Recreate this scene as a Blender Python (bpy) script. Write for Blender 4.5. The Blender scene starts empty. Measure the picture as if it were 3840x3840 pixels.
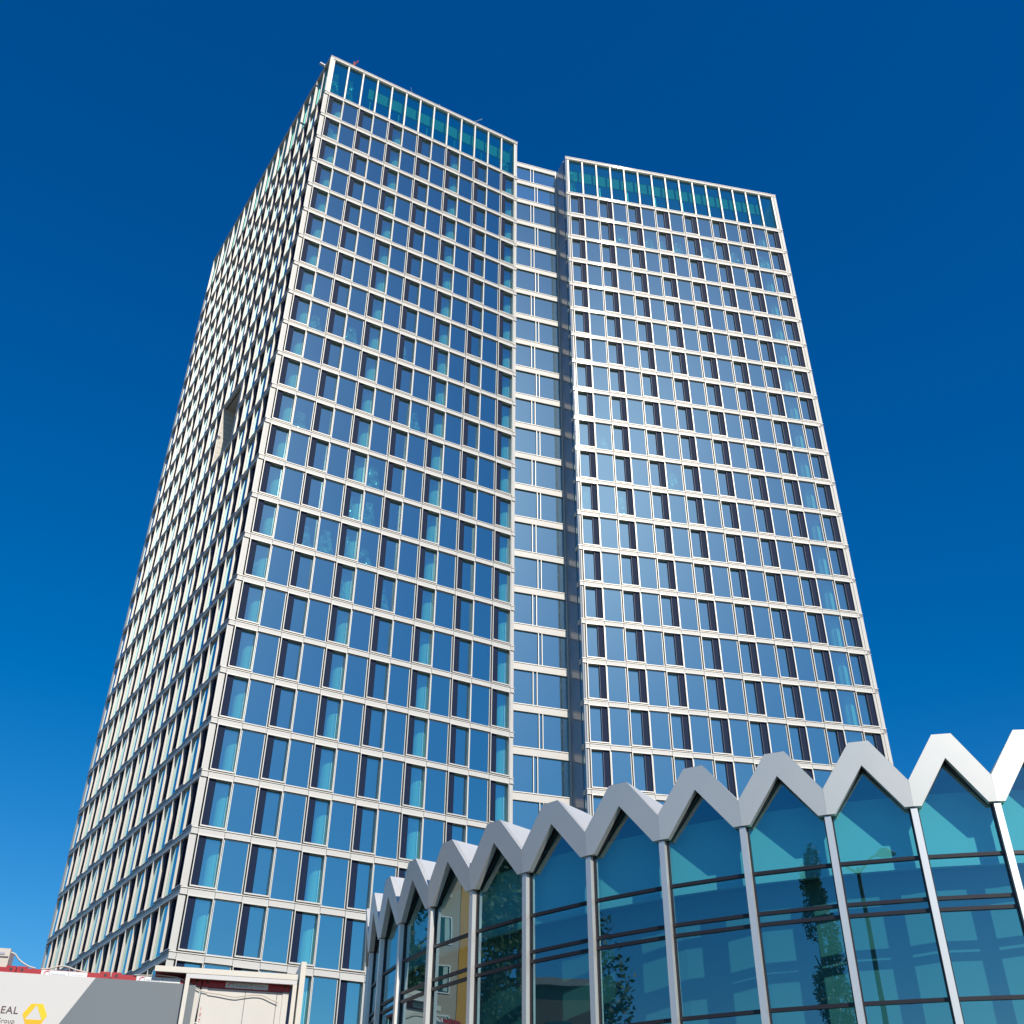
import bpy, bmesh, math, random
from mathutils import Vector, Matrix, noise
random.seed(7)
SC = bpy.context.scene
COL = SC.collection
R = math.radians
GZ = -1.6                       # ground level, the camera stands 1.6 m above it

# ------------------------------------------------------------------ camera
FOC, PITCH, ROLL = 4028.68, R(35.1848), R(0.4796)
cam = bpy.data.cameras.new('camera'); cam.sensor_width = 36; cam.lens = FOC/3840*36
cam.clip_start = 0.1; cam.clip_end = 5000
co = bpy.data.objects.new('camera', cam); COL.objects.link(co); SC.camera = co
co.matrix_world = Matrix.Rotation(math.pi/2+PITCH, 4, 'X') @ Matrix.Rotation(ROLL, 4, 'Z')

def proj(x, y, z):
    d = y*math.cos(PITCH)+z*math.sin(PITCH); u = -y*math.sin(PITCH)+z*math.cos(PITCH)
    if d < .1: return None
    a, b = x/d*FOC, -u/d*FOC
    return 1920+a*math.cos(ROLL)-b*math.sin(ROLL), 1920+a*math.sin(ROLL)+b*math.cos(ROLL)

# ------------------------------------------------------------------ light
SUN_AZ, SUN_EL = 27.0, 36.5      # azimuth measured from straight behind the camera towards its right
w = bpy.data.worlds.new("World"); SC.world = w; w.use_nodes = True
nt = w.node_tree
sky = nt.nodes.new('ShaderNodeTexSky'); sky.sky_type = 'NISHITA'; sky.sun_disc = False
sky.sun_elevation = R(SUN_EL); sky.sun_rotation = R(180-SUN_AZ)
sky.altitude = 0; sky.air_density = 1.0; sky.dust_density = 0.15; sky.ozone_density = 6.0
hs = nt.nodes.new('ShaderNodeHueSaturation'); hs.inputs['Saturation'].default_value = 1.33; hs.inputs['Value'].default_value = 1.20
nt.links.new(sky.outputs[0], hs.inputs['Color'])
ml_ = nt.nodes.new('ShaderNodeMix'); ml_.data_type = 'RGBA'; ml_.blend_type = 'MULTIPLY'; ml_.inputs[0].default_value = 1; ml_.inputs[7].default_value = (1.1, 1.0, 1.16, 1)
nt.links.new(hs.outputs[0], ml_.inputs[6]); sp_ = nt.nodes.new('ShaderNodeSeparateColor'); cb_ = nt.nodes.new('ShaderNodeCombineColor')
pw = nt.nodes.new('ShaderNodeMath'); pw.operation = 'POWER'; pw.inputs[1].default_value = .80; mk = nt.nodes.new('ShaderNodeMath'); mk.operation = 'MULTIPLY'; mk.inputs[1].default_value = 1.24
nt.links.new(ml_.outputs[2], sp_.inputs[0]); nt.links.new(sp_.outputs[0], cb_.inputs[0]); nt.links.new(sp_.outputs[1], cb_.inputs[1])
nt.links.new(sp_.outputs[2], pw.inputs[0]); nt.links.new(pw.outputs[0], mk.inputs[0]); nt.links.new(mk.outputs[0], cb_.inputs[2])
nt.links.new(cb_.outputs[0], nt.nodes['Background'].inputs[0])
nt.nodes['Background'].inputs[1].default_value = 0.10
sl = bpy.data.lights.new('sun', 'SUN'); sl.energy = 4.4; sl.angle = R(0.53); sl.color = (1.0, .945, .84)
so = bpy.data.objects.new('sun', sl); COL.objects.link(so)
sd = Vector((math.sin(R(SUN_AZ))*math.cos(R(SUN_EL)), -math.cos(R(SUN_AZ))*math.cos(R(SUN_EL)), math.sin(R(SUN_EL))))
so.rotation_euler = sd.to_track_quat('Z', 'Y').to_euler(); so.location = (60, -80, 120)
SC.view_settings.view_transform = 'Standard'; SC.view_settings.look = 'None'
SC.view_settings.exposure = 0.0; SC.view_settings.gamma = 1
SC.render.engine = 'CYCLES'
SC.cycles.max_bounces = 10; SC.cycles.transparent_max_bounces = 24; SC.cycles.glossy_bounces = 5
SC.cycles.caustics_reflective = False; SC.cycles.caustics_refractive = False

# ------------------------------------------------------------------ materials
MATS = {}
def pbr(name, col, rough=.5, metal=0., spec=.5, var=0., vscale=3., bump=0., bscale=20., coat=0., aniso=0., streak=0.):
    m = bpy.data.materials.new(name); m.use_nodes = True; n = m.node_tree; b = n.nodes['Principled BSDF']
    b.inputs['Base Color'].default_value = (*col, 1); b.inputs['Roughness'].default_value = rough
    b.inputs['Metallic'].default_value = metal; b.inputs['Specular IOR Level'].default_value = spec
    b.inputs['Coat Weight'].default_value = coat
    if aniso:
        b.inputs['Anisotropic'].default_value = aniso; b.inputs['Anisotropic Rotation'].default_value = .0
        tg = n.nodes.new('ShaderNodeTangent'); tg.direction_type = 'RADIAL'; tg.axis = 'Z'; n.links.new(tg.outputs[0], b.inputs['Tangent'])
    tc = n.nodes.new('ShaderNodeTexCoord')
    if var:
        no = n.nodes.new('ShaderNodeTexNoise'); no.inputs['Scale'].default_value = vscale; no.inputs['Detail'].default_value = 6
        n.links.new(tc.outputs['Object'], no.inputs['Vector'])
        mx = n.nodes.new('ShaderNodeMix'); mx.data_type = 'RGBA'
        mx.inputs[6].default_value = (*[c*(1-var) for c in col], 1); mx.inputs[7].default_value = (*[min(1, c*(1+var)) for c in col], 1)
        n.links.new(no.outputs[0], mx.inputs[0]); n.links.new(mx.outputs[2], b.inputs['Base Color'])
        mr = n.nodes.new('ShaderNodeMapRange'); mr.inputs[3].default_value = rough*.8; mr.inputs[4].default_value = min(1, rough*1.2)
        n.links.new(no.outputs[0], mr.inputs[0]); n.links.new(mr.outputs[0], b.inputs['Roughness'])
    if bump:
        nb = n.nodes.new('ShaderNodeTexNoise'); nb.inputs['Scale'].default_value = bscale; nb.inputs['Detail'].default_value = 5
        n.links.new(tc.outputs['Object'], nb.inputs['Vector'])
        bp = n.nodes.new('ShaderNodeBump'); bp.inputs['Strength'].default_value = bump; bp.inputs['Distance'].default_value = .02
        n.links.new(nb.outputs[0], bp.inputs['Height']); n.links.new(bp.outputs[0], b.inputs['Normal'])
    if streak:     # brushed sheet: a second lobe drawn out sideways
        gs = n.nodes.new('ShaderNodeBsdfAnisotropic'); gs.inputs['Color'].default_value = (1, .97, .92, 1); gs.inputs['Roughness'].default_value = .27; gs.inputs['Anisotropy'].default_value = .96
        tg = n.nodes.new('ShaderNodeTangent'); tg.direction_type = 'RADIAL'; tg.axis = 'Z'; n.links.new(tg.outputs[0], gs.inputs['Tangent'])
        mx2 = n.nodes.new('ShaderNodeMixShader'); mx2.inputs[0].default_value = streak
        n.links.new(b.outputs[0], mx2.inputs[1]); n.links.new(gs.outputs[0], mx2.inputs[2]); n.links.new(mx2.outputs[0], n.nodes['Material Output'].inputs[0])
    MATS[name] = m; return m

def glass(name, tint, refl, base, edge=.6, wav=.0, wscale=1.5, rough=0.0, haze=0.):
    m = bpy.data.materials.new(name); m.use_nodes = True; n = m.node_tree; n.nodes.clear()
    out = n.nodes.new('ShaderNodeOutputMaterial'); tr = n.nodes.new('ShaderNodeBsdfTransparent'); gl = n.nodes.new('ShaderNodeBsdfGlossy')
    tr.inputs[0].default_value = (*tint, 1); gl.inputs[0].default_value = (*refl, 1); gl.inputs[1].default_value = rough
    fr = n.nodes.new('ShaderNodeFresnel')
    ge = n.nodes.new('ShaderNodeNewGeometry'); io = n.nodes.new('ShaderNodeMapRange')      # same Fresnel from both sides of the thin sheet
    io.inputs[3].default_value = 1.5; io.inputs[4].default_value = 1/1.5
    n.links.new(ge.outputs['Backfacing'], io.inputs[0]); n.links.new(io.outputs[0], fr.inputs[0])
    ma = n.nodes.new('ShaderNodeMath'); ma.operation = 'MULTIPLY_ADD'; ma.use_clamp = True
    ma.inputs[1].default_value = edge; ma.inputs[2].default_value = base
    n.links.new(fr.outputs[0], ma.inputs[0])
    mx = n.nodes.new('ShaderNodeMixShader'); n.links.new(ma.outputs[0], mx.inputs[0])
    n.links.new(tr.outputs[0], mx.inputs[1])
    if haze:      # hazy sun glare built in: weak wide bluish lobe beside the mirror one
        g2 = n.nodes.new('ShaderNodeBsdfGlossy'); g2.inputs[0].default_value = (.6, .85, 1, 1); g2.inputs[1].default_value = .36
        mh = n.nodes.new('ShaderNodeMixShader'); mh.inputs[0].default_value = haze
        n.links.new(gl.outputs[0], mh.inputs[1]); n.links.new(g2.outputs[0], mh.inputs[2]); n.links.new(mh.outputs[0], mx.inputs[2])
    else: n.links.new(gl.outputs[0], mx.inputs[2])
    n.links.new(mx.outputs[0], out.inputs[0])
    if wav:
        tc = n.nodes.new('ShaderNodeTexCoord'); nb = n.nodes.new('ShaderNodeTexNoise'); nb.inputs['Scale'].default_value = wscale; nb.inputs['Detail'].default_value = 1.5
        n.links.new(tc.outputs['Object'], nb.inputs['Vector'])
        bp = n.nodes.new('ShaderNodeBump'); bp.inputs['Strength'].default_value = wav; bp.inputs['Distance'].default_value = .05
        n.links.new(nb.outputs[0], bp.inputs['Height']); n.links.new(bp.outputs[0], gl.inputs['Normal'])
    MATS[name] = m; return m

glass('tower_glass', (.40, .88, .78), (.60, .95, .99), .50, .7, wav=.02, wscale=.8, haze=.024)
glass('top_glass', (.22, .74, .66), (.35, .92, .84), .40, .7, rough=0.)
glass('pavilion_glass', (.36, .82, .82), (.72, .94, 1.0), .24, .9, wav=.08, wscale=.45)
pbr('band', (.70, .66, .605), .5, .05, .25, var=.07, vscale=.6, streak=.18)
pbr('trim', (.64, .605, .555), .45, .2, .3)
pbr('joint', (.10, .10, .12), .6)
pbr('vent', (.008, .018, .050), .65, .0, .12)
pbr('sidewall', (.36, .40, .45), .14, .05, .6)
pbr('vent_edge', (.10, .10, .15), .5)
pbr('concrete_in', (.19, .20, .20), .85, var=.1)
pbr('core_in', (.16, .18, .19), .9)
pbr('column_in', (.86, .88, .84), .8)
pbr('beam_in', (.48, .54, .52), .8)
pbr('roof_grey', (.30, .30, .30), .9, var=.15)
pbr('beige_clad', (.62, .57, .49), .6, .0, var=.04)
pbr('fascia', (.80, .765, .71), .48, .66, .3, var=.03, vscale=.7)
pbr('roof_white', (.50, .50, .51), .6)
pbr('mullion_white', (.84, .81, .77), .45, .7)
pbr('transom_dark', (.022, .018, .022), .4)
pbr('white_in', (.88, .88, .86), .8)
pbr('grey_in', (.50, .54, .53), .85)
pbr('wall_in', (.27, .29, .29), .85, var=.12, vscale=.5)
pbr('ground', (.11, .107, .10), .9, var=.2, vscale=.4, bump=.3)
pbr('cont_white', (.66, .615, .56), .5, var=.05, vscale=1.2)
pbr('cont_red', (.42, .018, .028), .45, var=.15, vscale=2)
pbr('dark_metal', (.03, .03, .03), .5)
pbr('banner_white', (.66, .63, .60), .55, var=.02)
pbr('banner_grey', (.165, .19, .21), .55, var=.06, vscale=.8)
pbr('text_dark', (.10, .055, .07), .6)
pbr('logo_yellow', (.82, .60, .012), .5)
pbr('logo_amber', (.86, .47, .006), .5)
pbr('logo_gold', (.85, .54, .008), .5)
pbr('red_paint', (.55, .05, .07), .5)
pbr('mark_pink', (.75, .05, .15), .5)
pbr('mark_grey', (.45, .42, .50), .6)
pbr('sign_white', (.78, .77, .75), .45)
pbr('portal_white', (.72, .66, .57), .45, var=.03)
pbr('portal_grey', (.66, .63, .62), .5)
pbr('pale_cable', (.62, .56, .48), .5)
pbr('steel', (.5, .5, .5), .3, .9)
pbr('tan_render', (.44, .36, .29), .85, var=.08, vscale=.7)
pbr('orange_render', (.60, .29, .04), .8)
pbr('curtain', (.45, .55, .52), .8)
pbr('dark_glass', (.012, .05, .05), .08, 0, .8)
pbr('brown_wall', (.12, .085, .06), .85, var=.2)
pbr('bark', (.10, .075, .055), .9, var=.3)
pbr('leaf', (.022, .055, .018), .6, var=.35, vscale=8)
pbr('leaf_light', (.04, .085, .022), .6, var=.3, vscale=8)
pbr('rust_red', (.35, .06, .05), .6)

cl_ = bpy.data.materials.new('clear'); cl_.use_nodes = True; n = cl_.node_tree; n.nodes.clear()
o_ = n.nodes.new('ShaderNodeOutputMaterial'); t_ = n.nodes.new('ShaderNodeBsdfTransparent'); n.links.new(t_.outputs[0], o_.inputs[0]); MATS['clear'] = cl_
GLASSES = ('tower_glass', 'top_glass', 'pavilion_glass')
# plastic film: thin creased translucent sheet
pf = bpy.data.materials.new('film'); pf.use_nodes = True; n = pf.node_tree; n.nodes.clear()
o_ = n.nodes.new('ShaderNodeOutputMaterial'); t_ = n.nodes.new('ShaderNodeBsdfTransparent'); g_ = n.nodes.new('ShaderNodeBsdfGlossy')
d_ = n.nodes.new('ShaderNodeBsdfDiffuse'); d_.inputs[0].default_value = (.8, .85, .85, 1); g_.inputs[1].default_value = .14
m1 = n.nodes.new('ShaderNodeMixShader'); m1.inputs[0].default_value = .3; m2 = n.nodes.new('ShaderNodeMixShader')
tc = n.nodes.new('ShaderNodeTexCoord'); nn = n.nodes.new('ShaderNodeTexNoise'); nn.inputs['Scale'].default_value = 2.2; nn.inputs['Detail'].default_value = 5
mr = n.nodes.new('ShaderNodeMapRange'); mr.inputs[1].default_value = .38; mr.inputs[2].default_value = .68; mr.inputs[3].default_value = .16; mr.inputs[4].default_value = .95
n.links.new(tc.outputs['Object'], nn.inputs['Vector']); n.links.new(nn.outputs[0], mr.inputs[0]); n.links.new(mr.outputs[0], m2.inputs[0])
n.links.new(d_.outputs[0], m1.inputs[1]); n.links.new(g_.outputs[0], m1.inputs[2]); n.links.new(t_.outputs[0], m2.inputs[1]); n.links.new(m1.outputs[0], m2.inputs[2]); n.links.new(m2.outputs[0], o_.inputs[0])
MATS['film'] = pf

# ------------------------------------------------------------------ helpers
class MB:
    def __init__(s): s.v = []; s.f = []; s.m = []; s.mats = []
    def mi(s, mat):
        if mat not in s.mats: s.mats.append(mat)
        return s.mats.index(mat)
    def poly(s, pts, mat):
        k = len(s.v); s.v += [tuple(p) for p in pts]; s.f.append(tuple(range(k, k+len(pts)))); s.m.append(s.mi(mat))
    def hexa(s, p, mat, fi=2):        # 8 corners: bottom 4 ccw then top 4
        k = len(s.v); s.v += [tuple(q) for q in p]; i = s.mi(mat)
        ic = s.mi('clear') if mat in GLASSES else i
        for q, f in enumerate(((3,2,1,0),(4,5,6,7),(0,1,5,4),(1,2,6,5),(2,3,7,6),(3,0,4,7))):
            s.f.append(tuple(k+j for j in f)); s.m.append(i if q == fi else ic)
    def box(s, x0, x1, y0, y1, z0, z1, mat, T=None):
        p = [(x0,y0,z0),(x1,y0,z0),(x1,y1,z0),(x0,y1,z0),(x0,y0,z1),(x1,y0,z1),(x1,y1,z1),(x0,y1,z1)]
        if T: p = [T(*q) for q in p]
        s.hexa(p, mat, 4 if T else 2)
    def prism(s, poly, vec, mat):   # extrude a planar polygon (list of 3D points) by vec
        k = len(s.v); n_ = len(poly); vec = Vector(vec)
        s.v += [tuple(p) for p in poly] + [tuple(Vector(p)+vec) for p in poly]; i = s.mi(mat)
        ic = s.mi('clear') if mat in GLASSES else i
        s.f.append(tuple(k+j for j in range(n_))); s.f.append(tuple(k+n_+j for j in reversed(range(n_)))); s.m += [i, ic]; i = ic
        for j in range(n_):
            a, b = j, (j+1) % n_
            s.f.append((k+b, k+a, k+n_+a, k+n_+b)); s.m.append(i)
    def tube(s, pts, r, mat, seg=8, r2=None):
        pts = [Vector(p) for p in pts]; k0 = len(s.v); i = s.mi(mat); N = len(pts)
        for j, p in enumerate(pts):
            d = (pts[min(j+1, N-1)]-pts[max(j-1, 0)]).normalized()
            a = d.cross(Vector((0, 0, 1)));
            if a.length < .05: a = d.cross(Vector((1, 0, 0)))
            a.normalize(); b = d.cross(a); rr = r if r2 is None else r+(r2-r)*j/(N-1)
            for q in range(seg):
                t = 2*math.pi*q/seg; s.v.append(tuple(p+a*math.cos(t)*rr+b*math.sin(t)*rr))
        for j in range(N-1):
            for q in range(seg):
                q2 = (q+1) % seg
                s.f.append((k0+j*seg+q, k0+j*seg+q2, k0+(j+1)*seg+q2, k0+(j+1)*seg+q)); s.m.append(i)
        s.f.append(tuple(k0+q for q in reversed(range(seg)))); s.f.append(tuple(k0+(N-1)*seg+q for q in range(seg))); s.m += [i, i]
    def mesh(s, name, org=(0, 0, 0)):
        me = bpy.data.meshes.new(name); ox, oy, oz = org
        me.from_pydata([(a-ox, b-oy, c-oz) for a, b, c in s.v], [], s.f)
        for m in s.mats: me.materials.append(MATS[m])
        me.polygons.foreach_set('material_index', s.m)
        bm = bmesh.new(); bm.from_mesh(me); bmesh.ops.recalc_face_normals(bm, faces=bm.faces); bm.to_mesh(me); bm.free()
        return me
    def build(s, name, parent=None, org=(0, 0, 0), smooth=False):
        me = s.mesh(name, org)
        if smooth:
            for p in me.polygons: p.use_smooth = True
        return link(name, me, parent, org)

def link(name, me, parent=None, loc=(0, 0, 0), rot=0):
    o = bpy.data.objects.new(name, me); COL.objects.link(o)
    o.location = loc; o.rotation_euler = (0, 0, rot)
    if parent:
        o.parent = parent; o.matrix_parent_inverse = parent_inv(parent)
    return o
def parent_inv(p):
    M = Matrix.Translation(p.location) @ p.rotation_euler.to_matrix().to_4x4()
    if p.parent: M = parent_world(p.parent) @ p.matrix_parent_inverse @ M
    return M.inverted()
def parent_world(p):
    M = Matrix.Translation(p.location) @ p.rotation_euler.to_matrix().to_4x4()
    if p.parent: M = parent_world(p.parent) @ p.matrix_parent_inverse @ M
    return M
def thing(name, label, cat, loc=(0, 0, 0), rot=0, group=None):
    o = bpy.data.objects.new(name, None); COL.objects.link(o); o.location = loc; o.rotation_euler = (0, 0, rot)
    o.empty_display_size = .5
    return tag(o, label, cat, group)
def tag(o, label, cat, group=None):
    o['label'] = label; o['category'] = cat
    if group: o['group'] = group
    return o

class Face:                       # a vertical facade plane: u along it, o outwards, z up
    def __init__(s, A, B):
        s.A = Vector(A); s.B = Vector(B); s.t = (s.B-s.A).normalized(); s.n = Vector((s.t.y, -s.t.x)); s.L = (s.B-s.A).length
        s.az = math.atan2(s.t.y, s.t.x)
    def __call__(s, u, o, z):
        p = s.A+s.t*u+s.n*o; return (p.x, p.y, z)
    def box(s, mb, u0, u1, o0, o1, z0, z1, mat): mb.box(u0, u1, o0, o1, z0, z1, mat, s)

# ------------------------------------------------------------------ ground and sky setting
g = MB(); g.poly([(-1500, -1500, GZ), (1500, -1500, GZ), (1500, 1500, GZ), (-1500, 1500, GZ)], 'ground')
gr = g.build('ground'); gr['kind'] = 'structure'

# ================================================================== THE TOWER
P = (-18.745, 62.63); Q = (.263, 72.75); LL = (.2605, 75.502); LR = (4.642, 76.853); BL = (5.5576, 74.506); BR = (29.85, 79.53); CL = (-36.85, 90.10)
Z1, H, ZT = 94.80, 3.5, 100.80
NF = 28
def zl(i): return Z1-(i-1)*H      # top of floor band i (0 = parapet)
FA, FB, FC, FL, FS = Face(P, Q), Face(BL, BR), Face(CL, P), Face(LL, LR), Face(LR, BL)
tower = thing('glass_tower', 'tall two winged office tower with a grid of white metal bands and blue reflective windows', 'tower', (-5, 75, GZ))
BH = .42
# modules: (face, u0, kind) kind 'L' boxed with dark panel left, 'R' boxed with dark panel right, 'F' flush
mods = {'A': [(FA, .41+1.6*k, 'L' if k % 2 == 0 else 'F') for k in range(13)],
        'B': [(FB, .32+1.6*k, 'R' if k % 2 == 0 else 'F') for k in range(15)],
        'C': [(FC, FC.L-1.62*(k+1)-.02, 'L' if k % 2 == 0 else 'F') for k in range(20)]}
MW = {'A': 1.6, 'B': 1.6, 'C': 1.62}
LOG_U = (FC.L-.02-1.62*8, FC.L-.02-1.62*5)      # wide wide loggia in the left face
def in_loggia(w_, u, i): return w_ == 'C' and i in (10, 11) and LOG_U[0]-.1 < u < LOG_U[1]-.1

# ---- floor bands, one part per storey wrapping the faces
def band_face(mb, F, joints, z, h):
    for a, b in zip(joints[:-1], joints[1:]):
        F.box(mb, a+.014, b-.014, -.12, 0, z-h+.04, z-.085, 'band')
    a, b = joints[0], joints[-1]
    F.box(mb, a, b, -.2, -.03, z-h+.01, z-.01, 'joint')
    F.box(mb, a-.03, b+.03, -.19, .035, z-.05, z, 'trim')
    F.box(mb, a-.03, b+.03, -.19, .035, z-h, z-h+.028, 'trim')
jA = [0]+[.41+1.6*k for k in range(14)]+[FA.L]; jB = [0]+[.32+1.6*k for k in range(16)]+[FB.L]
jC = [0]+[FC.L-.02-1.62*k for k in range(20, -1, -1)]
jC[-1] = FC.L
for i in range(0, NF+1):
    z = ZT if i == 0 else zl(i); mb = MB()
    if z-BH < GZ: break
    band_face(mb, FA, jA, z, BH); band_face(mb, FB, jB, z, BH)
    if i == 11:
        band_face(mb, FC, [j for j in jC if j < LOG_U[0]+.05], z, BH); band_face(mb, FC, [j for j in jC if j > LOG_U[1]-.05], z, BH)
    else: band_face(mb, FC, jC, z, BH)
    if i >= 1: FL.box(mb, -.05, FL.L, -.35, 0, z-.50, z+.055, 'band'); FL.box(mb, -.05, FL.L, -.34, .05, z+.065, z+.11, 'trim')
    mb.build('floor_band', tower)
for z0, z1 in ((100.40, 101.0), (97.47, 98.05)):      # link bands on its own mid levels
    mb = MB(); FL.box(mb, -.05, FL.L, -.35, 0, z0, z1, 'band'); FL.box(mb, -.05, FL.L, -.34, .05, z1+.01, z1+.06, 'trim'); mb.build('link_band', tower)

# ---- corner posts
def post(F, u0, u1, o0, o1, name='corner_post', z1=ZT-.02):
    m = MB(); n_ = NF
    F.box(m, u0, u1, o0, o1, GZ, z1, 'band'); m.build(name, tower)
post(FA, .03, .36, -.55, -.055); post(FA, 21.25, FA.L-.02, -.6, -.05)
post(FB, .02, .28, -.6, -.05); post(FB, 24.36, FB.L-.02, -.6, -.05); post(FC, 0, .40, -.6, -.06)
post(FA, FA.L-.25, FA.L-.03, -3.0, -.62, 'return_wall')
m = MB(); FL.box(m, FL.L-.14, FL.L-.02, -.3, .04, GZ, 101.0, 'trim'); m.build('corner_post', tower)

# ---- dark glossy return wall between link and right wing, with a slot window
m = MB()
for i in range(0, NF+1):
    zt = ZT-.05 if i == 0 else zl(i); zb = zl(i+1)+.015
    if zb < GZ: zb = GZ
    FS.box(m, 0, 1.88, -.1, 0, zb, zt, 'sidewall')
    if zb == GZ: break
m.build('side_cladding', tower)
m = MB(); FS.box(m, 0, 2.5, -.2, -.11, GZ, ZT, 'joint'); FS.box(m, 1.92, 2.22, -.11, -.06, GZ, ZT-.3, 'tower_glass')
FS.box(m, 2.25, 2.5, -.11, .0, GZ, ZT-.1, 'sidewall')
for i in range(1, NF+1):
    if zl(i) > 0: FS.box(m, 1.93, 2.24, -.06, .03, zl(i)-.40, zl(i), 'band')
m.build('slot_window', tower)

# ---- window meshes in local coords: x along facade, y inwards, z up; origin lower left at the band top
def win_mesh(kind, W, Ht, part):
    """part: frame / pane / vent_panel"""
    m = MB()
    if kind in 'LR':
        a, b, c, d = .035, W-.035, .07, Ht-.005; f = .05
        if part == 'frame':
            for x0, x1, z0, z1 in ((a, a+f, c, d), (b-f, b, c, d), (a+f, b-f, c, c+.075), (a+f, b-f, d-f, d)):
                m.box(x0, x1, -.05, .27, z0, z1, 'trim')
        elif part == 'pane':
            x0, x1 = (a+f+.47, b-f) if kind == 'L' else (a+f, b-f-.47)
            m.box(x0, x1, .245, .262, c+.075, d-f, 'tower_glass')
        else:
            x0, x1 = (a+f, a+f+.47) if kind == 'L' else (b-f-.47, b-f)
            m.box(x0+.002, x1-.002, .10, .26, c+.077, d-f-.002, 'vent')
            e = x1 if kind == 'L' else x0
            m.box(e-.012, e+.012, .085, .255, c+.08, d-f-.004, 'vent' if kind == 'L' else 'vent_edge')
    elif kind == 'F':
        a, b, c, d = .03, W-.03, .015, Ht-.02; f = .045
        if part == 'frame':
            for x0, x1, z0, z1 in ((a, a+f, c, d), (b-f, b, c, d), (a+f, b-f, c, c+.04), (a+f, b-f, d-f, d)):
                m.box(x0, x1, .085, .15, z0, z1, 'trim')
        elif part == 'pane': m.box(a+f, b-f, .115, .132, c+.04, d-f, 'tower_glass')
        else: return None
    return m.mesh({'frame': 'window', 'pane': 'pane', 'vent_panel': 'vent_panel'}[part])
HW = H-BH
WM = {}
for k, W in (('L', 1.6), ('R', 1.6), ('F', 1.6)):
    WM[k, W] = [win_mesh(k, W, HW, p) for p in ('frame', 'pane', 'vent_panel')]
for k in 'LF': WM[k, 1.62] = [win_mesh(k, 1.62, HW, p) for p in ('frame', 'pane', 'vent_panel')]
# rough outline of the pavilion roof in the picture, to know which windows are hidden
def hidden(x, y): return (x > 1400 and y > 3560-(x-1400)*.30) or y > 3700 or x < 0
wins = []
for wn, ml in mods.items():
    for F, u0, k in ml:
        for i in range(1, NF):
            zb = zl(i+1)
            if zb < 3: continue
            if in_loggia(wn, u0, i): continue
            q = [proj(*F(u, 0, z)) for u, z in ((u0, zb), (u0+1.6, zb), (u0+1.6, zb+HW), (u0, zb+HW))]
            ar = abs(sum(q[j][0]*q[(j+1) % 4][1]-q[(j+1) % 4][0]*q[j][1] for j in range(4)))/2
            cx, cy = sum(p_[0] for p_ in q)/4, sum(p_[1] for p_ in q)/4
            if wn != 'C' and hidden(cx, cy): ar = 0
            wins.append((ar, wn, F, u0, k, zb))
wins.sort(key=lambda t: -t[0])
def place_win(F, u0, zb, k, W):
    L_ = F(u0, 0, zb); fr, pa, ve = WM[k, W]
    o = link('window', fr, tower, L_, F.az)
    p_ = link('pane', pa, o, L_, F.az)
    if ve: link('vent_panel', ve, o, L_, F.az)
rest = MB()
def add_mesh(mb, me, F, u0, zb):
    k0 = len(mb.v); mats = [m_.name for m_ in me.materials]
    for v in me.vertices:
        mb.v.append(F(u0+v.co.x, -v.co.y, zb+v.co.z))
    for p_ in me.polygons:
        mb.f.append(tuple(k0+j for j in p_.vertices)); mb.m.append(mb.mi(mats[p_.material_index]))
for j, (ar, wn, F, u0, k, zb) in enumerate(wins):
    W = MW[wn]
    if j < 100: place_win(F, u0, zb, k, W)
    else:
        for me in WM[k, W]:
            if me: add_mesh(rest, me, F, u0, zb)
ro = rest.build('window_grid', tower); ro['kind'] = 'stuff'

# ---- top storey: tall equal panes
zt0, zt1 = Z1, ZT-BH
for nm, ml in mods.items():
    m = MB(); F = ml[0][0]; W = MW[nm]
    us = sorted(u for _, u, _ in ml); js = us+[us[-1]+W]
    for q, u in enumerate(js):
        dp = .05 if (nm == 'C' and q % 2 == 0) else -.03
        F.box(m, u-.075, u+.075, -.30, dp, zt0+.001, zt1, 'trim')
    for u in us:
        F.box(m, u+.075, u+W-.075, -.28, -.06, zt0+.001, zt0+.06, 'trim'); F.box(m, u+.075, u+W-.075, -.28, -.04, zt1-.07, zt1, 'trim')
    m.build('top_storey_frame', tower)
    for u in us:
        g = MB(); F.box(g, u+.075, u+W-.075, -.26, -.24, zt0+.06, zt1-.07, 'top_glass'); g.build('top_pane', tower)

# ---- link glazing
m = MB(); gl = MB()
lv = [(101.0-.6, 98.11), (97.47, zl(1)+.12)]+[(zl(i)-.50, zl(i+1)+.12) for i in range(1, NF-1) if zl(i+1) > GZ]
for q, (zt, zb) in enumerate(lv):
    FL.box(gl, .02, FL.L-.15, -.17, -.15, zb, zt, 'tower_glass')
    if q == 0: a, b = 1.57, 1.90
    else: a, b = (2.04, 2.34) if (q % 2 == 1) else (1.57, 1.90)
    for x in (a, b): FL.box(m, x-.028, x+.028, -.15, -.02, zb, zt, 'trim')
    FL.box(m, 0, FL.L-.15, -.16, -.02, zb, zb+.035, 'trim')
m.build('link_mullion', tower); gl.build('link_glazing', tower)

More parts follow.
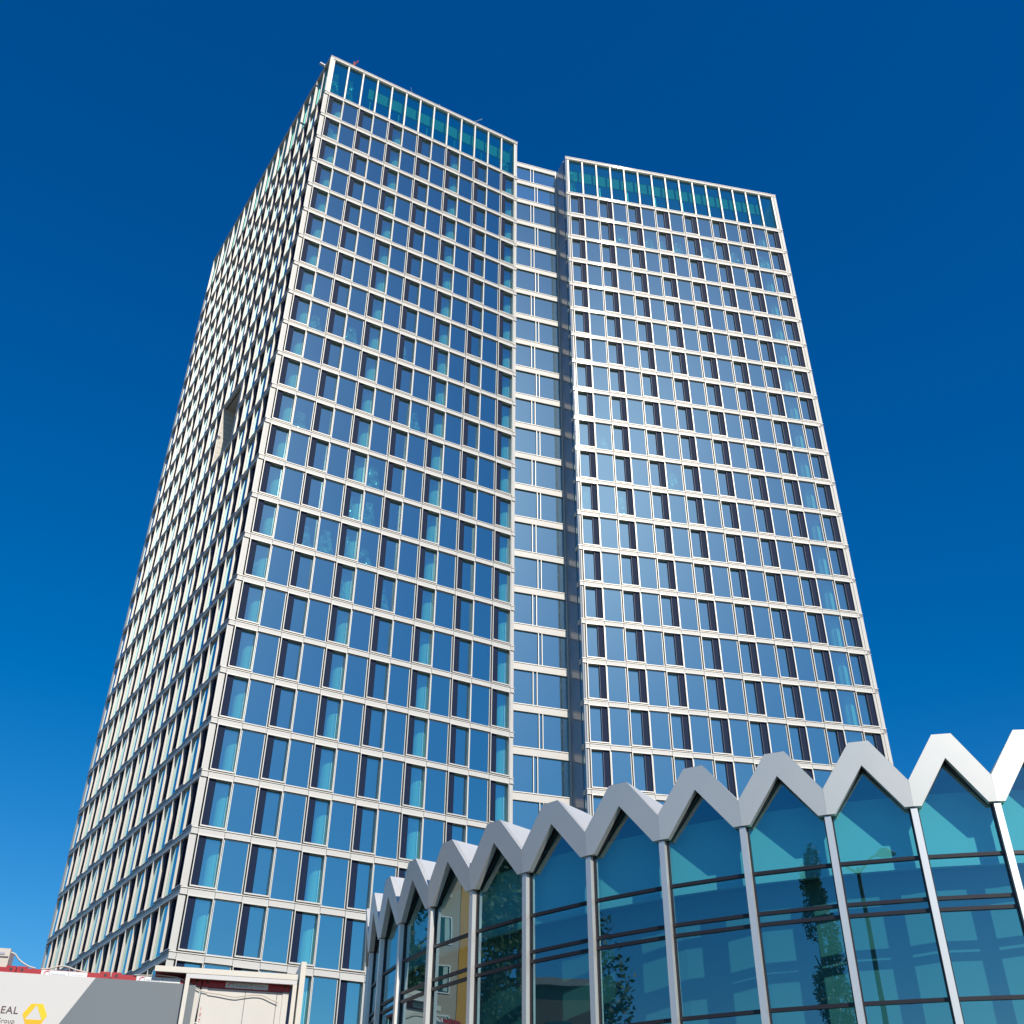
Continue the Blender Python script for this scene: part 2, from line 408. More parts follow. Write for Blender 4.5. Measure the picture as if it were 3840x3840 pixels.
# ---- interior: slabs, columns, core, back
def inset(poly, d):
    out = []; n_ = len(poly)
    for j in range(n_):
        p0, p1, p2 = Vector(poly[j-1]), Vector(poly[j]), Vector(poly[(j+1) % n_])
        e1, e2 = (p1-p0).normalized(), (p2-p1).normalized()
        n1, n2 = Vector((-e1.y, e1.x)), Vector((-e2.y, e2.x)); b_ = (n1+n2)
        b_ = b_.normalized()/max(.35, math.sqrt(max(.01, (1+n1.dot(n2))/2))); out.append(tuple(p1+b_*d))
    return out
BRb = tuple(Vector(BR)-FB.n*26); CLb = tuple(Vector(CL)+Vector((14, 14)))
plan = [P, Q, LL, LR, BL, BR, BRb, CLb, CL]
ins = inset(plan, .36)
m = MB()
for i in range(1, NF+1):
    z = zl(i)
    if z-.4 < GZ: break
    pg = list(ins)
    if i == 11: pg += [FC(u, o, 0)[:2] for u, o in ((LOG_U[0]-.1, -.36), (LOG_U[0]-.1, -3.4), (LOG_U[1]+.1, -3.4), (LOG_U[1]+.1, -.36))]
    m = MB(); m.prism([(x, y, z-.36) for x, y in pg], (0, 0, .30), 'concrete_in'); m.build('floor_slab', tower)
m = MB(); m.prism([(x, y, Z1-.34) for x, y in inset(plan, .30)], (0, 0, .30), 'roof_grey'); m.build('roof', tower)
core = inset(plan, 7.5)
m = MB()
def wall(mb, a, b, z0, z1, th, mat):
    F = Face(a, b); F.box(mb, 0, F.L, -th, 0, z0, z1, mat)
wall(m, FA(2, -6.5, 0)[:2], FA(24, -6.5, 0)[:2], GZ, 99.2, .3, 'core_in'); m.build('core_wall', tower)
m = MB(); wall(m, FB(-1, -6.5, 0)[:2], FB(22, -6.5, 0)[:2], GZ, 99.2, .3, 'core_in'); m.build('core_wall', tower)
m = MB(); wall(m, FC(3, -6, 0)[:2], FC(27, -6, 0)[:2], GZ, 99.2, .3, 'core_in'); m.build('core_wall', tower)
m = MB(); wall(m, BR, BRb, GZ, ZT-.3, .3, 'band'); wall(m, BRb, CLb, GZ, ZT-.3, .3, 'band'); wall(m, CLb, CL, GZ, ZT-.3, .3, 'band'); m.build('rear_wall', tower)
def icol(F, u, d, r=.46, z1=Z1):
    x, y, _ = F(u, -d, 0); c = MB(); c.tube([(x, y, GZ), (x, y, z1)], r, 'column_in', 20); c.build('interior_column', tower, smooth=False)
for k in range(4): icol(FA, .41+1.52+6.4*k, 1.35)
icol(FB, .32+1.6*14-.05, 1.35)
for k in range(3): icol(FC, FC.L-6-8*k, 1.6)
# sunlit beam seen through the top storey
for F, a, b, d in ((FA, 4.6, 21.1, .95), (FB, .6, 22.9, .95)):
    c = MB(); F.box(c, a, b, -d-.15, -d, 98.0, 99.75, 'beam_in')
    u = a+.3
    while u < b: F.box(c, u, u+.1, -d-.27, -d-.16, Z1-.03, 99.7, 'steel'); u += 3.2
    c.build('interior_beam', tower)

# ---- loggia in the left face
m = MB(); u0, u1 = LOG_U; FC.box(m, u1-.62, u1-.02, -.3, -.04, zl(12)+.01, zl(10)-BH-.01, 'trim'); u1 -= .65; z1_, z0_ = zl(10)-BH, zl(12); D = 3.2
FC.box(m, u0, u1, -D-.1, -D, z0_, z1_, 'beige_clad')
for u in (u0-.08, u1): FC.box(m, u, u+.08, -D, -.02, z0_, z1_, 'beige_clad')
FC.box(m, u0, u1, -D, -.3, z1_-.01, z1_+.09, 'beige_clad'); FC.box(m, u0, u1, -D, -.2, z0_-.12, z0_+.01, 'beige_clad')
for k in range(1, 12): FC.box(m, u0, u0+.004, -D, -.1, z0_+k*.55, z0_+k*.55+.02, 'joint')
m.build('loggia_lining', tower)

# ---- plastic film hanging behind some panes
def film(F, u, zb, w_, h_, d, seed):
    NX, NZ = 12, 16; v = []; f = []
    for a in range(NZ+1):
        for b in range(NX+1):
            s_ = a/NZ; sp = 1-.65*s_; x = u+w_/2+(b/NX-.5)*w_*sp
            nz = noise.noise(Vector((b*.9+seed*7, a*.35, seed)))*.16+noise.noise(Vector((b*.35+seed, a*.9, seed*3)))*.12
            v.append(F(x, -d+nz, zb+h_*s_))
    for a in range(NZ):
        for b in range(NX): k = a*(NX+1)+b; f.append((k, k+1, k+NX+2, k+NX+1))
    me = bpy.data.meshes.new('plastic_film'); me.from_pydata(v, [], f); me.materials.append(MATS['film']); link('plastic_film', me, tower)
sd_ = 1
for F, k, i, w_, h_ in ((FA, 1, 12, 1.5, 2.0), (FA, 4, 14, 1.3, 2.4), (FA, 5, 13, 1.5, 2.5), (FA, 4, 13, 1.2, 2.2), (FA, 5, 14, 1.4, 2.4), (FA, 3, 15, 1.6, 2.3), (FA, 4, 15, 1.5, 2.3),
                        (FA, 5, 15, 1.4, 1.6), (FA, 1, 9, 1.5, 2.0), (FA, 3, 9, 1.5, 2.2), (FA, 0, 16, 1.5, 1.6), (FA, 4, 16, 1.4, 2.0), (FA, 6, 16, 1.5, 2.2), (FA, 2, 15, 1.5, 2.2), (FA, 0, 2, 1.6, 2.4),
                        (FA, 6, 9, 1.3, 2.4), (FA, 7, 11, 1.3, 2.3), (FA, 11, 24, 1.4, 2.4), (FA, 10, 23, 1.4, 2.2), (FB, 0, 12, 1.2, 2.6), (FB, 2, 12, 1.4, 2.6), (FB, 1, 10, 1.4, 1.8), (FB, 5, 11, 1.5, 2.3),
                        (FB, 3, 2, 1.5, 1.9), (FB, 5, 2, 1.5, 2.3), (FB, 6, 2, 1.3, 2.2), (FB, 7, 2, 1.5, 2.4), (FB, 9, 2, 1.5, 2.4), (FB, 11, 2, 1.5, 2.4), (FB, 13, 2, 1.5, 2.4)):
    film(F, .41+1.6*k, zl(i+1)+.1, w_, h_, .62, sd_); sd_ += 1
for F, k, w_ in ((FA, 0, 1.2), (FA, 1, 1.1), (FA, 12, 1.2), (FB, 0, 1.0)):
    film(F, .41+1.6*k, Z1+.2, w_, 4.2, .7, sd_); sd_ += 1

# ---- things on the roof
def rooftop(name, label, cat, F, u, o, pts, r, mat, z=ZT):
    m = MB()
    for a, b in pts: m.tube([F(u+a[0], o+a[1], z+a[2]), F(u+b[0], o+b[1], z+b[2])], r, mat, 6)
    ob = m.build(name, None, F(u, o, z)); return tag(ob, label, cat)
rooftop('roof_crane', 'small red steel hoist with forked legs on the left wing roof edge', 'crane', FA, 2.3, -.5, [((-.1, 0, -.3), (.15, 0, .6)), ((.15, 0, .6), (.62, 0, 1.9)), ((.45, 0, -.3), (.15, 0, .6)), ((.2, 0, .6), (.22, 0, 1.45))], .07, 'rust_red')
rooftop('lightning_rod', 'thin pale rod leaning over the middle of the left wing parapet', 'rod', FA, 9.1, -.3, [((.1, 0, -.2), (-.25, 0, 1.3))], .045, 'steel')
rooftop('roof_boom', 'short grey lattice arm lying out over the left wing parapet towards the right', 'arm', FA, 15.7, -.4, [((0, 0, -.1), (1.5, .2, 1.35)), ((.2, 0, 0), (1.55, .2, 1.5))], .05, 'steel')
rooftop('lightning_rod', 'tiny vertical rod left of the grey arm on the left wing parapet', 'rod', FA, 12.2, -.2, [((0, 0, -.2), (0, 0, .55))], .03, 'steel')
m = MB(); FC.box(m, FC.L-1.6, FC.L-1.35, .05, .6, ZT-.05, ZT+.12, 'sign_white'); FC.box(m, FC.L-1.5, FC.L-1.43, -.3, .1, ZT-.2, ZT, 'steel')
tag(m.build('floodlight', None, FC(FC.L-1.5, 0, ZT)), 'small white lamp box sticking out from the left face near the top corner', 'lamp')
m = MB(); FA.box(m, 14.95, 15.15, .04, .22, ZT-BH-.28, ZT-BH-.12, 'sign_white'); FA.box(m, 15.0, 15.06, .02, .1, ZT-BH-.12, ZT-BH+.05, 'steel')
tag(m.build('security_camera', None, FA(15, 0, ZT-BH)), 'tiny white camera hanging under the left wing parapet band', 'camera')

# ================================================================== THE PAVILION
S = 1.3
Mraw = [(-2.88,25.01),(-2.35,23.76),(-1.62,22.46),(-.76,21.22),(.25,20.11),(1.39,19.09),(2.56,18.12),(3.83,17.41),(5.10,16.89),(6.35,16.45),(7.58,16.19)]
def polyfit(xs, ys, deg):
    n_ = deg+1; A_ = [[sum(x**(a+b) for x in xs) for b in range(n_)]+[sum(y*x**a for x, y in zip(xs, ys))] for a in range(n_)]
    for i in range(n_):
        pv = A_[i][i]
        for j in range(i, n_+1): A_[i][j] /= pv
        for k in range(n_):
            if k != i:
                f_ = A_[k][i]
                for j in range(i, n_+1): A_[k][j] -= f_*A_[i][j]
    return [A_[i][n_] for i in range(n_)]
xs = [(i-5)/5 for i in range(11)]
cx_, cy_ = polyfit(xs, [p_[0] for p_ in Mraw], 4), polyfit(xs, [p_[1] for p_ in Mraw], 4)
ev = lambda c, x: sum(k*x**j for j, k in enumerate(c))
Mu = [Vector((ev(cx_, x), ev(cy_, x)))*S for x in xs]
# continue the arc beyond both ends with constant turning
def ext(a, b, turn, n_):
    out = []; d = b-a; ang = math.atan2(d.y, d.x); L_ = d.length; p = b.copy()
    for k in range(n_):
        ang += turn; p = p+Vector((math.cos(ang), math.sin(ang)))*L_; out.append(p.copy())
    return out
right = ext(Mu[-2], Mu[-1], R(6.0), 12); left = ext(Mu[1], Mu[0], R(-7), 4)
Mu = left[::-1]+Mu+right
zb_, za_, zn_, zp_ = 6*S, 6.73*S, 6.415*S, 7.12*S
pav = thing('glass_pavilion', 'round glass pavilion with a white zigzag roof edge and slender white mullions', 'pavilion', (Mu[8].x+6, Mu[8].y+9, GZ))
TR = [5.24, 4.615, 4.45, 3.21, 2.0, .6]
cen = Vector((7.5*S+4, 16.2*S+19))
LEAN = .09
def inw(p, d):
    return p+(cen-p).normalized()*d
for i in range(len(Mu)-1):
    A_, B_ = Mu[i], Mu[i+1]; F = Face(A_, B_); L_ = F.L; mid = (A_+B_)/2; pk = mid+F.n*.0
    m = MB()
    def P3(p, z, o=0.): q = p-F.n*o; return (q.x, q.y, z)
    def lerp(a, b, t): return a+(b-a)*t
    th = .11*S
    for s_ in (0, 1):
        M_ = A_ if s_ == 0 else B_; tc_ = .78 if s_ == 0 else .74
        ln = lambda p, z: P3(p, z, -(z-zb_)*LEAN)
        pol = [ln(M_, zb_), ln(lerp(M_, pk, .20), zb_), ln(pk, za_), ln(pk, zp_), ln(lerp(M_, pk, tc_), zp_), ln(M_, zn_)]
        m.prism(pol, (-F.n.x*th, -F.n.y*th, 0), 'fascia')
    m.build('gable_fascia', pav, (A_.x, A_.y, zb_))
    # pane (zigzag top), behind the fascia
    g = MB(); o = .15*S
    gp = [P3(A_+F.t*.06, GZ+.2, o), P3(B_-F.t*.06, GZ+.2, o), P3(B_-F.t*.06, zb_+.02, o), P3(lerp(B_, mid, .2), zb_+.1, o), P3(mid, za_+.1, o), P3(lerp(A_, mid, .2), zb_+.1, o), P3(A_+F.t*.06, zb_+.02, o)]
    g.prism(gp, (-F.n.x*.02, -F.n.y*.02, 0), 'pavilion_glass'); g.build('pane', pav, (A_.x, A_.y, GZ))
    # dark transoms and jambs
    t = MB()
    for q in TR:
        F.box(t, .07, L_-.07, -o-.06, -o+.045, q*S-.035, q*S+.035, 'transom_dark')
    for u in (.062, L_-.062-.045): F.box(t, u, u+.045, -o-.06, -o+.04, GZ+.1, zb_+.06, 'transom_dark')
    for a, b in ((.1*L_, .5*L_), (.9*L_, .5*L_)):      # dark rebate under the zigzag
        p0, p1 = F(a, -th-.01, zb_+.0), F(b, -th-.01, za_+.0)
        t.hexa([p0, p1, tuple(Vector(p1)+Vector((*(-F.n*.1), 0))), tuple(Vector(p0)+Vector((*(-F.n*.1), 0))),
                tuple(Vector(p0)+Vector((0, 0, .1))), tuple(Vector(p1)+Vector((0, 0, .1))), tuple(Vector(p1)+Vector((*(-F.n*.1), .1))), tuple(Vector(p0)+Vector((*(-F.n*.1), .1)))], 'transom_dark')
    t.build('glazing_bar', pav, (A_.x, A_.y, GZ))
for i, M_ in enumerate(Mu):
    d = (Mu[min(i+1, len(Mu)-1)]-Mu[max(i-1, 0)]).normalized(); n_ = Vector((d.y, -d.x)); F = Face(M_-d*.066, M_+d*.066)
    m = MB(); F.box(m, 0, F.L, -.26*S, -.03*S, GZ, zb_-.02, 'mullion_white'); m.build('mullion', pav, (M_.x, M_.y, GZ))
# folded roof plates running inwards
m = MB(); D_ = 5.0
for i in range(len(Mu)-1):
    A_, B_ = Mu[i], Mu[i+1]; F = Face(A_, B_); pk = (A_+B_)/2
    out = [(A_, zn_), (A_+(pk-A_)*.78, zp_), (B_+(pk-B_)*.74, zp_), (B_, zn_)]
    out = [(p+F.n*((z-zb_)*LEAN+.002), z+.022) for p, z in out]
    inn = [(inw(p, D_), z) for p, z in out]
    for k in range(3):
        (p0, z0), (p1, z1) = out[k], out[k+1]; (q0, y0), (q1, y1) = inn[k], inn[k+1]
        m.poly([(p0.x, p0.y, z0-.02), (p1.x, p1.y, z1-.02), (q1.x, q1.y, y1-.02), (q0.x, q0.y, y0-.02)], 'roof_white')
        p0, p1 = p0-F.n*.17, p1-F.n*.17
        m.poly([(p0.x, p0.y, z0-.10), (p1.x, p1.y, z1-.10), (q1.x, q1.y, y1-.10), (q0.x, q0.y, y0-.10)], 'grey_in')
m.build('folded_roof', pav)
m = MB(); ring = [inw(p, D_-.1) for p in Mu]
m.prism([(p.x, p.y, zn_-.3) for p in ring]+[(cen.x, cen.y, zn_-.3)], (0, 0, .28), 'roof_grey'); m.build('flat_roof', pav)
# white interior bulkhead ring and the wall behind it
m = MB()
for i in range(len(Mu)-1):
    a, b = inw(Mu[i], .56), inw(Mu[i+1], .56)
    F = Face(a, b); F.box(m, 0, F.L, -.12, 0, 6.72, zn_-.12, 'white_in')
m.build('interior_bulkhead', pav)
m = MB()
for i in range(len(Mu)-1):
    a, b = inw(Mu[i], .95), inw(Mu[i+1], .95)
    F = Face(a, b); F.box(m, 0, F.L, -.12, 0, GZ, 6.9, 'wall_in')
m.build('interior_wall', pav)

# ================================================================== CONTAINERS
KA = (-8.7748, 33.0277); KB = (-6.4029, 33.6802)
FK = Face(KA, KB)
ztop = 6.74; CH = 2.78; CW = 2.5
def container_parts(root, u0, zt_):
    L_ = 6.0
    b = MB(); FK.box(b, u0+.10, u0+CW-.12, -L_+.1, -.03, zt_-CH+.15, zt_-.2, 'cont_white')
    for x in (u0+CW*.5, u0+CW-.35): FK.box(b, x-.008, x+.008, -.04, -.026, zt_-CH+.16, zt_-.21, 'joint')
    b.build('body', root)
    for x0, nm in ((u0+.01, 'corner_post'), (u0+CW-.19, 'corner_post')):
        p_ = MB(); FK.box(p_, x0, x0+.17, -.2, 0, zt_-CH+.12, zt_-.19, 'cont_white'); FK.box(p_, x0, x0+.17, -L_, -L_+.2, zt_-CH+.12, zt_-.19, 'cont_white'); p_.build(nm, root)
    r = MB(); FK.box(r, u0+.01, u0+CW-.01, -.14, .012, zt_-.19, zt_, 'cont_red'); FK.box(r, u0+.01, u0+CW-.01, -L_, -.15, zt_-.12, zt_-.02, 'cont_red'); r.build('top_rail', root)
    r = MB(); FK.box(r, u0+.01, u0+CW-.01, -L_, .01, zt_-CH+.0, zt_-CH+.12, 'cont_red'); r.build('bottom_rail', root)
    for x in (u0+.015, u0+CW-.275):
        c = MB(); FK.box(c, x, x+.26, -.22, .02, zt_-.19, zt_+.045, 'cont_red'); FK.box(c, x+.1, x+.17, .02, .026, zt_-.08, zt_-.01, 'dark_metal'); c.build('corner_casting', root)
cols = [(-7.53, 'leftmost'), (-5.03, 'second'), (-2.52, 'third'), (.0, 'rightmost')]
lab = {-7.53: 'container farthest left behind the white banner', -5.03: 'container behind the logo part of the white banner', -2.52: 'container behind the grey part of the banner', 0.0: 'pale container with red top rail inside the white portal frame'}
for u0, nm in cols:
    for lv_ in range(3):
        zt_ = ztop-lv_*CH
        lb = lab[u0]+(', top of stack' if lv_ == 0 else ', middle of stack' if lv_ == 1 else ', bottom of stack')
        root = thing('site_container', lb, 'container', FK(u0, 0, zt_-CH), 0, 'stacked site office containers with red rails')
        container_parts(root, u0, zt_)
        if u0 > -7 and lv_ == 0:
            s0, s1 = {-5.03: (-4.37, -3.15), -2.52: (-1.82, -.61), 0.0: (.66, 1.87)}[u0]
            s_ = MB(); FK.box(s_, s0, s1, .013, .03, zt_-.17, zt_-.012, 'sign_white')
            s_.tube([FK(s0+.20, .035, zt_-.035), FK(s0+.13, .035, zt_-.045), FK(s0+.09, .035, zt_-.08), FK(s0+.085, .035, zt_-.125)], .012, 'mark_pink', 6)
            for q in range(9): FK.box(s_, s0+.28+q*.042, s0+.28+q*.042+.028, .03, .033, zt_-.125, zt_-.085-(q % 3)*.006, 'mark_grey')
            for q in range(8): FK.box(s_, s0+.82+q*.038, s0+.82+q*.038+.02, .03, .033, zt_-.11, zt_-.09, 'mark_grey')
            FK.box(s_, s0+.22, s0+.228, .03, .034, zt_-.168, zt_-.014, 'joint'); FK.box(s_, s0+.72, s0+.728, .03, .034, zt_-.168, zt_-.014, 'joint')
            s_.build('name_plate', root)

def text_mesh(txt, size, F, u, o, z, mat, ext_=.004, spacing=1.0, bold=0., xs=1.0):
    cu = bpy.data.curves.new('lettering', 'FONT'); cu.body = txt; cu.size = size; cu.extrude = ext_; cu.space_character = spacing; cu.offset = bold
    to = bpy.data.objects.new('lettering', cu); COL.objects.link(to); bpy.context.view_layer.update()
    dg = bpy.context.evaluated_depsgraph_get(); me = bpy.data.meshes.new_from_object(to.evaluated_get(dg)); bpy.data.objects.remove(to)
    v = [F(u+p.co.x*xs, o+p.co.z, z+p.co.y) for p in me.vertices]; f = [tuple(p.vertices) for p in me.polygons]
    m2 = bpy.data.meshes.new('lettering'); m2.from_pydata(v, [], f); m2.materials.append(MATS[mat]); wdt = max(p.co.x for p in me.vertices)*xs
    return m2, wdt

# digits down the left post of the rightmost container
top_right = [o for o in COL.objects if o.name.startswith('site_container') and o['label'].startswith('pale container') and 'top of' in o['label']][0]
for k, ch in enumerate('1071'):
    me, _ = text_mesh(ch, .125, FK, .045+.0*k, .006, 5.94-k*.155, 'red_paint', .003)
    link('digit', me, top_right)

# banner
ban = thing('banner', 'large white printed banner with a slanted grey field, dark letters and a yellow emblem', 'banner', FK(-4, .1, 3.2))
BZ0, BZ1 = 3.3, 6.60; sl_ = .69/1.22
def dg(z): return -2.9-(6.61-z)*sl_
m = MB(); m.prism([FK(-8.2, .07, BZ0), FK(dg(BZ0), .07, BZ0), FK(dg(BZ1), .07, BZ1), FK(-8.2, .07, BZ1)], (FK.n.x*.02, FK.n.y*.02, 0), 'banner_white'); m.build('white_field', ban)
m = MB(); m.prism([FK(dg(BZ0), .07, BZ0), FK(-.16, .07, BZ0), FK(-.16, .07, BZ1-.015), FK(dg(BZ1), .07, BZ1)], (FK.n.x*.02, FK.n.y*.02, 0), 'banner_grey'); m.build('grey_field', ban)
me, wd = text_mesh('REAL', .255, FK, 0, .094, 5.565, 'text_dark', .003, 1.12, .003)
me, wd2 = text_mesh('REAL', .255, FK, -4.70-wd, .094, 5.565, 'text_dark', .003, 1.12, .003); link('lettering', me, ban)
me, wd = text_mesh('Group', .17, FK, 0, .094, 5.32, 'text_dark', .003, 1.05)
me, _ = text_mesh('Group', .17, FK, -4.73-wd, .094, 5.325, 'text_dark', .003, 1.05); link('lettering', me, ban)
TL_, TR_, R_, BR_, BL_, L2 = (-4.41, 5.845), (-4.11, 5.85), (-3.94, 5.56), (-4.07, 5.31), (-4.44, 5.30), (-4.58, 5.575)
t1, t2, t3 = (-4.265, 5.82), (-4.485, 5.45), (-4.06, 5.45)
m = MB()
for pts, mt in (([TL_, (-4.25, 5.848), t1, t2, L2], 'logo_gold'), ([(-4.25, 5.848), TR_, R_, (-3.99, 5.47), t3, t1], 'logo_yellow'), ([L2, t2, t3, (-3.99, 5.47), BR_, BL_], 'logo_amber')):
    m.prism([FK(a, .091, b) for a, b in pts], (FK.n.x*.004, FK.n.y*.004, 0), mt)
m.build('emblem', ban)

# portal frame with canopy
por = thing('portal_frame', 'white steel portal with flat canopy in front of the right container', 'canopy', FK(1, 1, GZ))
oo = .30
m = MB(); FK.box(m, -1.36, 2.66, oo-.1, oo, 6.84, 6.99, 'portal_white'); m.build('fascia_beam', por)
m = MB(); FK.box(m, -1.34, 2.66, -2.2, oo-.11, 6.90, 6.97, 'portal_grey'); m.build('canopy_roof', por)
m = MB(); FK.box(m, -.475, 2.66, oo-.10, oo-.012, 6.715, 6.835, 'portal_grey'); m.build('cross_beam', por)
for x in (-.475, 2.55): m = MB(); FK.box(m, x, x+.115, oo-.10, oo-.008, GZ, 6.712, 'portal_white'); m.build('leg', por)
m = MB(); FK.box(m, 2.72, 2.87, -1.6, oo+.02, GZ, 7.35, 'portal_white')
tag(m.build('fin_wall', None, FK(2.7, 0, GZ)), 'tall narrow white slab wall standing right beside the portal', 'wall')

# cables
def cable(pts, r, label):
    P_ = [Vector(FK(u, o, z)) for u, o, z in pts]; out = []
    for k in range(len(P_)-1):
        p0, p1, p2, p3 = P_[max(k-1, 0)], P_[k], P_[k+1], P_[min(k+2, len(P_)-1)]
        for j in range(6):
            t = j/6; out.append(.5*((2*p1)+(-p0+p2)*t+(2*p0-5*p1+4*p2-p3)*t*t+(-p0+3*p1-3*p2+p3)*t**3))
    out.append(P_[-1]); m = MB(); m.tube(out, r, 'pale_cable', 7)
    return tag(m.build('cable', None, tuple(P_[0]), smooth=True), label, 'cable', 'pale cables along the containers')
cable([(-5.28, .0, 7.13), (-5.16, .0, 7.09), (-5.05, -.02, 6.98), (-4.9, -.02, 6.88), (-4.72, -.02, 6.80), (-4.55, -.02, 6.765)], .022, 'pale cable sagging from the beige roof unit to the red rail')
cable([(-4.40, -.04, 6.76), (-4.2, -.04, 6.78), (-3.95, -.04, 6.86), (-3.75, -.04, 6.865), (-3.5, -.04, 6.80), (-3.2, -.04, 6.745)], .022, 'pale cable arching over the first white name plate')
cable([(-1.9, .04, 6.745), (-1.5, .04, 6.76), (-1.3, .05, 6.78), (-1.0, .05, 6.77), (-.7, .06, 6.74), (-.35, .06, 6.62), (-.12, .07, 6.49), (.1, .06, 6.42), (.5, .06, 6.38), (.95, .06, 6.33), (1.2, .06, 6.37), (1.5, .06, 6.42), (1.75, .06, 6.41), (2.0, .06, 6.32), (2.2, .06, 6.25)], .015, 'pale cable drooping past the portal leg and across the container front')
m = MB(); FK.box(m, -6.5, -5.32, -1.0, -.15, ztop+.0, 7.26, 'pale_cable'); FK.box(m, -6.5, -5.34, -.15, -.13, 7.02, 7.05, 'joint'); FK.box(m, -5.9, -5.45, -.15, -.13, 7.10, 7.16, 'mark_grey')
tag(m.build('roof_unit', None, FK(-5.8, -.5, ztop)), 'weathered beige box standing on the leftmost container roof', 'roof unit')

# ================================================================== WHAT THE PAVILION GLASS REFLECTS
# apartment block to the left
AB = Vector((-43.5, 45.5)); fd = Vector((.80, -.60)); tt = Vector((-fd.y, fd.x))   # facade normal and direction
Aa, Ab = AB-tt*5.2, AB+tt*5.2
FAp = Face(Aa, Ab)
if FAp.n.dot(fd) < 0: FAp = Face(Ab, Aa)
ap = thing('apartment_block', 'tan apartment block with orange vertical stripe mirrored in the pavilion glass', 'building', (AB.x, AB.y, GZ))
m = MB(); FAp.box(m, 0, FAp.L, -12, 0, GZ, 30, 'tan_render'); m.build('wall', ap)
m = MB(); FAp.box(m, -.4, FAp.L+.4, -12.4, .5, 30.0, 30.5, 'roof_grey'); m.build('roof', ap)
m = MB(); FAp.box(m, 4.0, 4.9, .003, .05, GZ+.5, 29.9, 'orange_render'); m.build('orange_stripe', ap)
for fl in range(10):
    z = GZ+1.0+fl*3.0
    for u in (.8, 5.5, 8.2):
        b = MB(); W_ = 2.3 if u != 8.2 else 1.5
        FAp.box(b, u-.08, u+W_+.08, .003, .07, z-.08, z+1.68, 'sign_white'); wo = b.build('window', ap)
        b = MB(); FAp.box(b, u, u+W_, .071, .085, z, z+1.6, 'dark_glass')
        for q in range(3): FAp.box(b, u+.1+q*W_/3, u+.1+q*W_/3+.35, .087, .1, z+.05, z+1.55, 'curtain')
        b.build('pane', wo)
# low brown building
lb_ = thing('brown_building', 'low dark brown flat roofed building mirrored in the pavilion glass', 'building', (-46, 17.5, GZ))
FBn = Face((-42, 12.5), (-42.6, 22.0))
if FBn.n.dot(Vector((1, 0))) < 0: FBn = Face((-42.6, 22.0), (-42, 12.5))
m = MB(); FBn.box(m, 0, FBn.L, -10, 0, GZ, 14.0, 'brown_wall'); m.build('wall', lb_)
m = MB(); FBn.box(m, -.3, FBn.L+.3, -10.3, .4, 14.0, 14.4, 'roof_grey'); m.build('roof', lb_)
for fl in range(4):
    for k in range(3):
        b = MB(); FBn.box(b, 1+k*3, 2.6+k*3, .003, .06, GZ+1+fl*3.6, GZ+2.8+fl*3.6, 'dark_glass'); b.build('window', lb_)

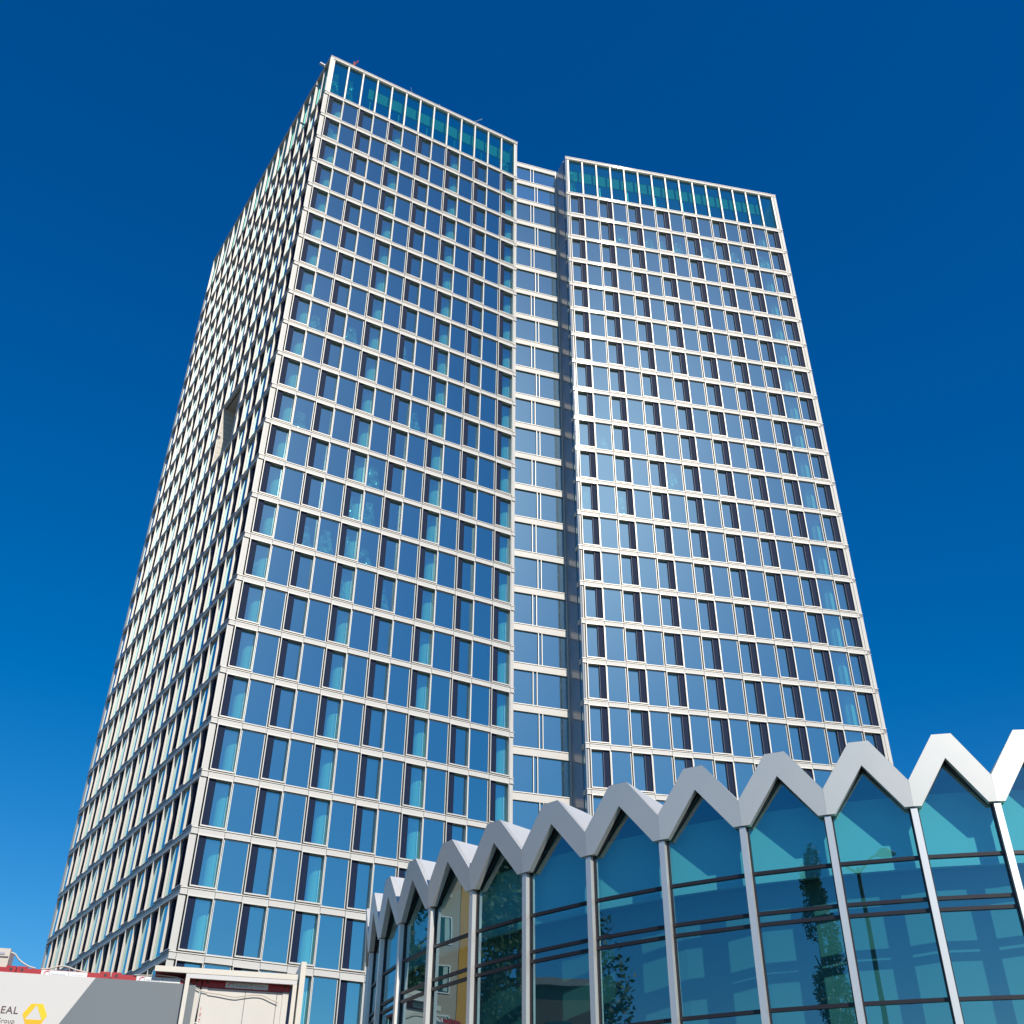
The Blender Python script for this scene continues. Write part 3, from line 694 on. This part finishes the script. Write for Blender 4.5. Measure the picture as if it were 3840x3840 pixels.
def tree(x, y, h, rad, label, poplar=False, n_=2600, leaf=.32, mat='leaf'):
    root = thing('tree', label, 'tree', (x, y, GZ), 0, 'trees mirrored in the glass')
    m = MB(); rr = random.Random(int(abs(x*10+y))); 
    m.tube([(x, y, GZ), (x+.1, y, GZ+h*.35), (x-.1, y+.1, GZ+h*.7), (x, y, GZ+h*.93)], .35 if not poplar else .22, 'bark', 8, .05)
    for k in range(14):
        a = rr.random()*6.28; z0 = GZ+h*(.25+.5*rr.random()); r1 = rad*(.5+.4*rr.random())*(.35 if poplar else 1)
        m.tube([(x, y, z0), (x+math.cos(a)*r1*.5, y+math.sin(a)*r1*.5, z0+r1*.4), (x+math.cos(a)*r1, y+math.sin(a)*r1, z0+r1*(.9 if not poplar else 2))], .09, 'bark', 5, .02)
    m.build('trunk', root, (x, y, GZ))
    c = MB(); cl = []
    for k in range(46):
        if poplar:
            s_ = rr.random(); z0 = GZ+h*(.12+.84*s_); R_c = rad*(.95-.75*s_**2)*rr.random()**.5; cr = rad*.38*(1.1-.5*s_)
        else:
            s_ = rr.random(); z0 = GZ+h*(.34+.58*s_); R_c = rad*math.sqrt(max(.05, 1-(2*s_-.9)**2))*rr.random()**.4*.85; cr = rad*(.22+.16*rr.random())
        a = rr.random()*6.28; cl.append((x+math.cos(a)*R_c, y+math.sin(a)*R_c, z0, cr))
    for k in range(n_):
        X, Y, Z, cr = cl[rr.randrange(len(cl))]
        d = Vector((rr.gauss(0, 1), rr.gauss(0, 1), rr.gauss(0, 1))).normalized()*cr*(.5+.6*rr.random())
        if poplar: d.z *= 2.4
        p = Vector((X, Y, Z))+d; a = Vector((rr.gauss(0, 1), rr.gauss(0, 1), rr.gauss(0, 1))).normalized(); b = a.cross(Vector((rr.gauss(0, 1), rr.gauss(0, 1), rr.gauss(0, 1)))).normalized()
        s_ = leaf*(.6+.8*rr.random()); c.poly([p-a*s_, p+b*s_*.5, p+a*s_, p-b*s_*.5], mat if rr.random() < .7 else 'leaf_light')
    c.build('crown', root, (x, y, GZ))
tree(-35.5, 54.5, 27, 4.6, 'tall dark tree mirrored in a left pane beside the tan block', n_=16000, leaf=.19)
tree(-33.5, 30.5, 25, 5.2, 'broad dark tree mirrored in the pane right of the tan block', n_=16000, leaf=.19)
tree(-27.5, 15.8, 18.5, 4.2, 'rounded tree mirrored in a middle pane of the pavilion', n_=13000, leaf=.16)
tree(-7.4, .9, 17.0, 1.35, 'slim spiky poplar mirrored as a dark column in the glass', True, 16000, .085)
# lamp mast
lx, ly = -2.9, -8.9
lm = thing('street_lamp', 'tall steel lamp mast with two round heads mirrored in the glass', 'street lamp', (lx, ly, GZ))
m = MB(); m.tube([(lx, ly, GZ), (lx, ly, 8), (lx, ly, 16.2)], .16, 'dark_metal', 10, .09); m.build('pole', lm, (lx, ly, GZ))
for s_ in (-1, 1):
    m = MB(); m.tube([(lx, ly, 15.9), (lx+s_*.7, ly, 16.5), (lx+s_*1.2, ly, 16.6)], .06, 'dark_metal', 8); ar = m.build('arm', lm, (lx, ly, 15.9))
    m = MB(); m.tube([(lx+s_*1.5, ly, 16.55), (lx+s_*1.5, ly, 16.8)], .5, 'dark_metal', 16, .22); m.build('lamp_head', lm, (lx+s_*1.5, ly, 16.5))
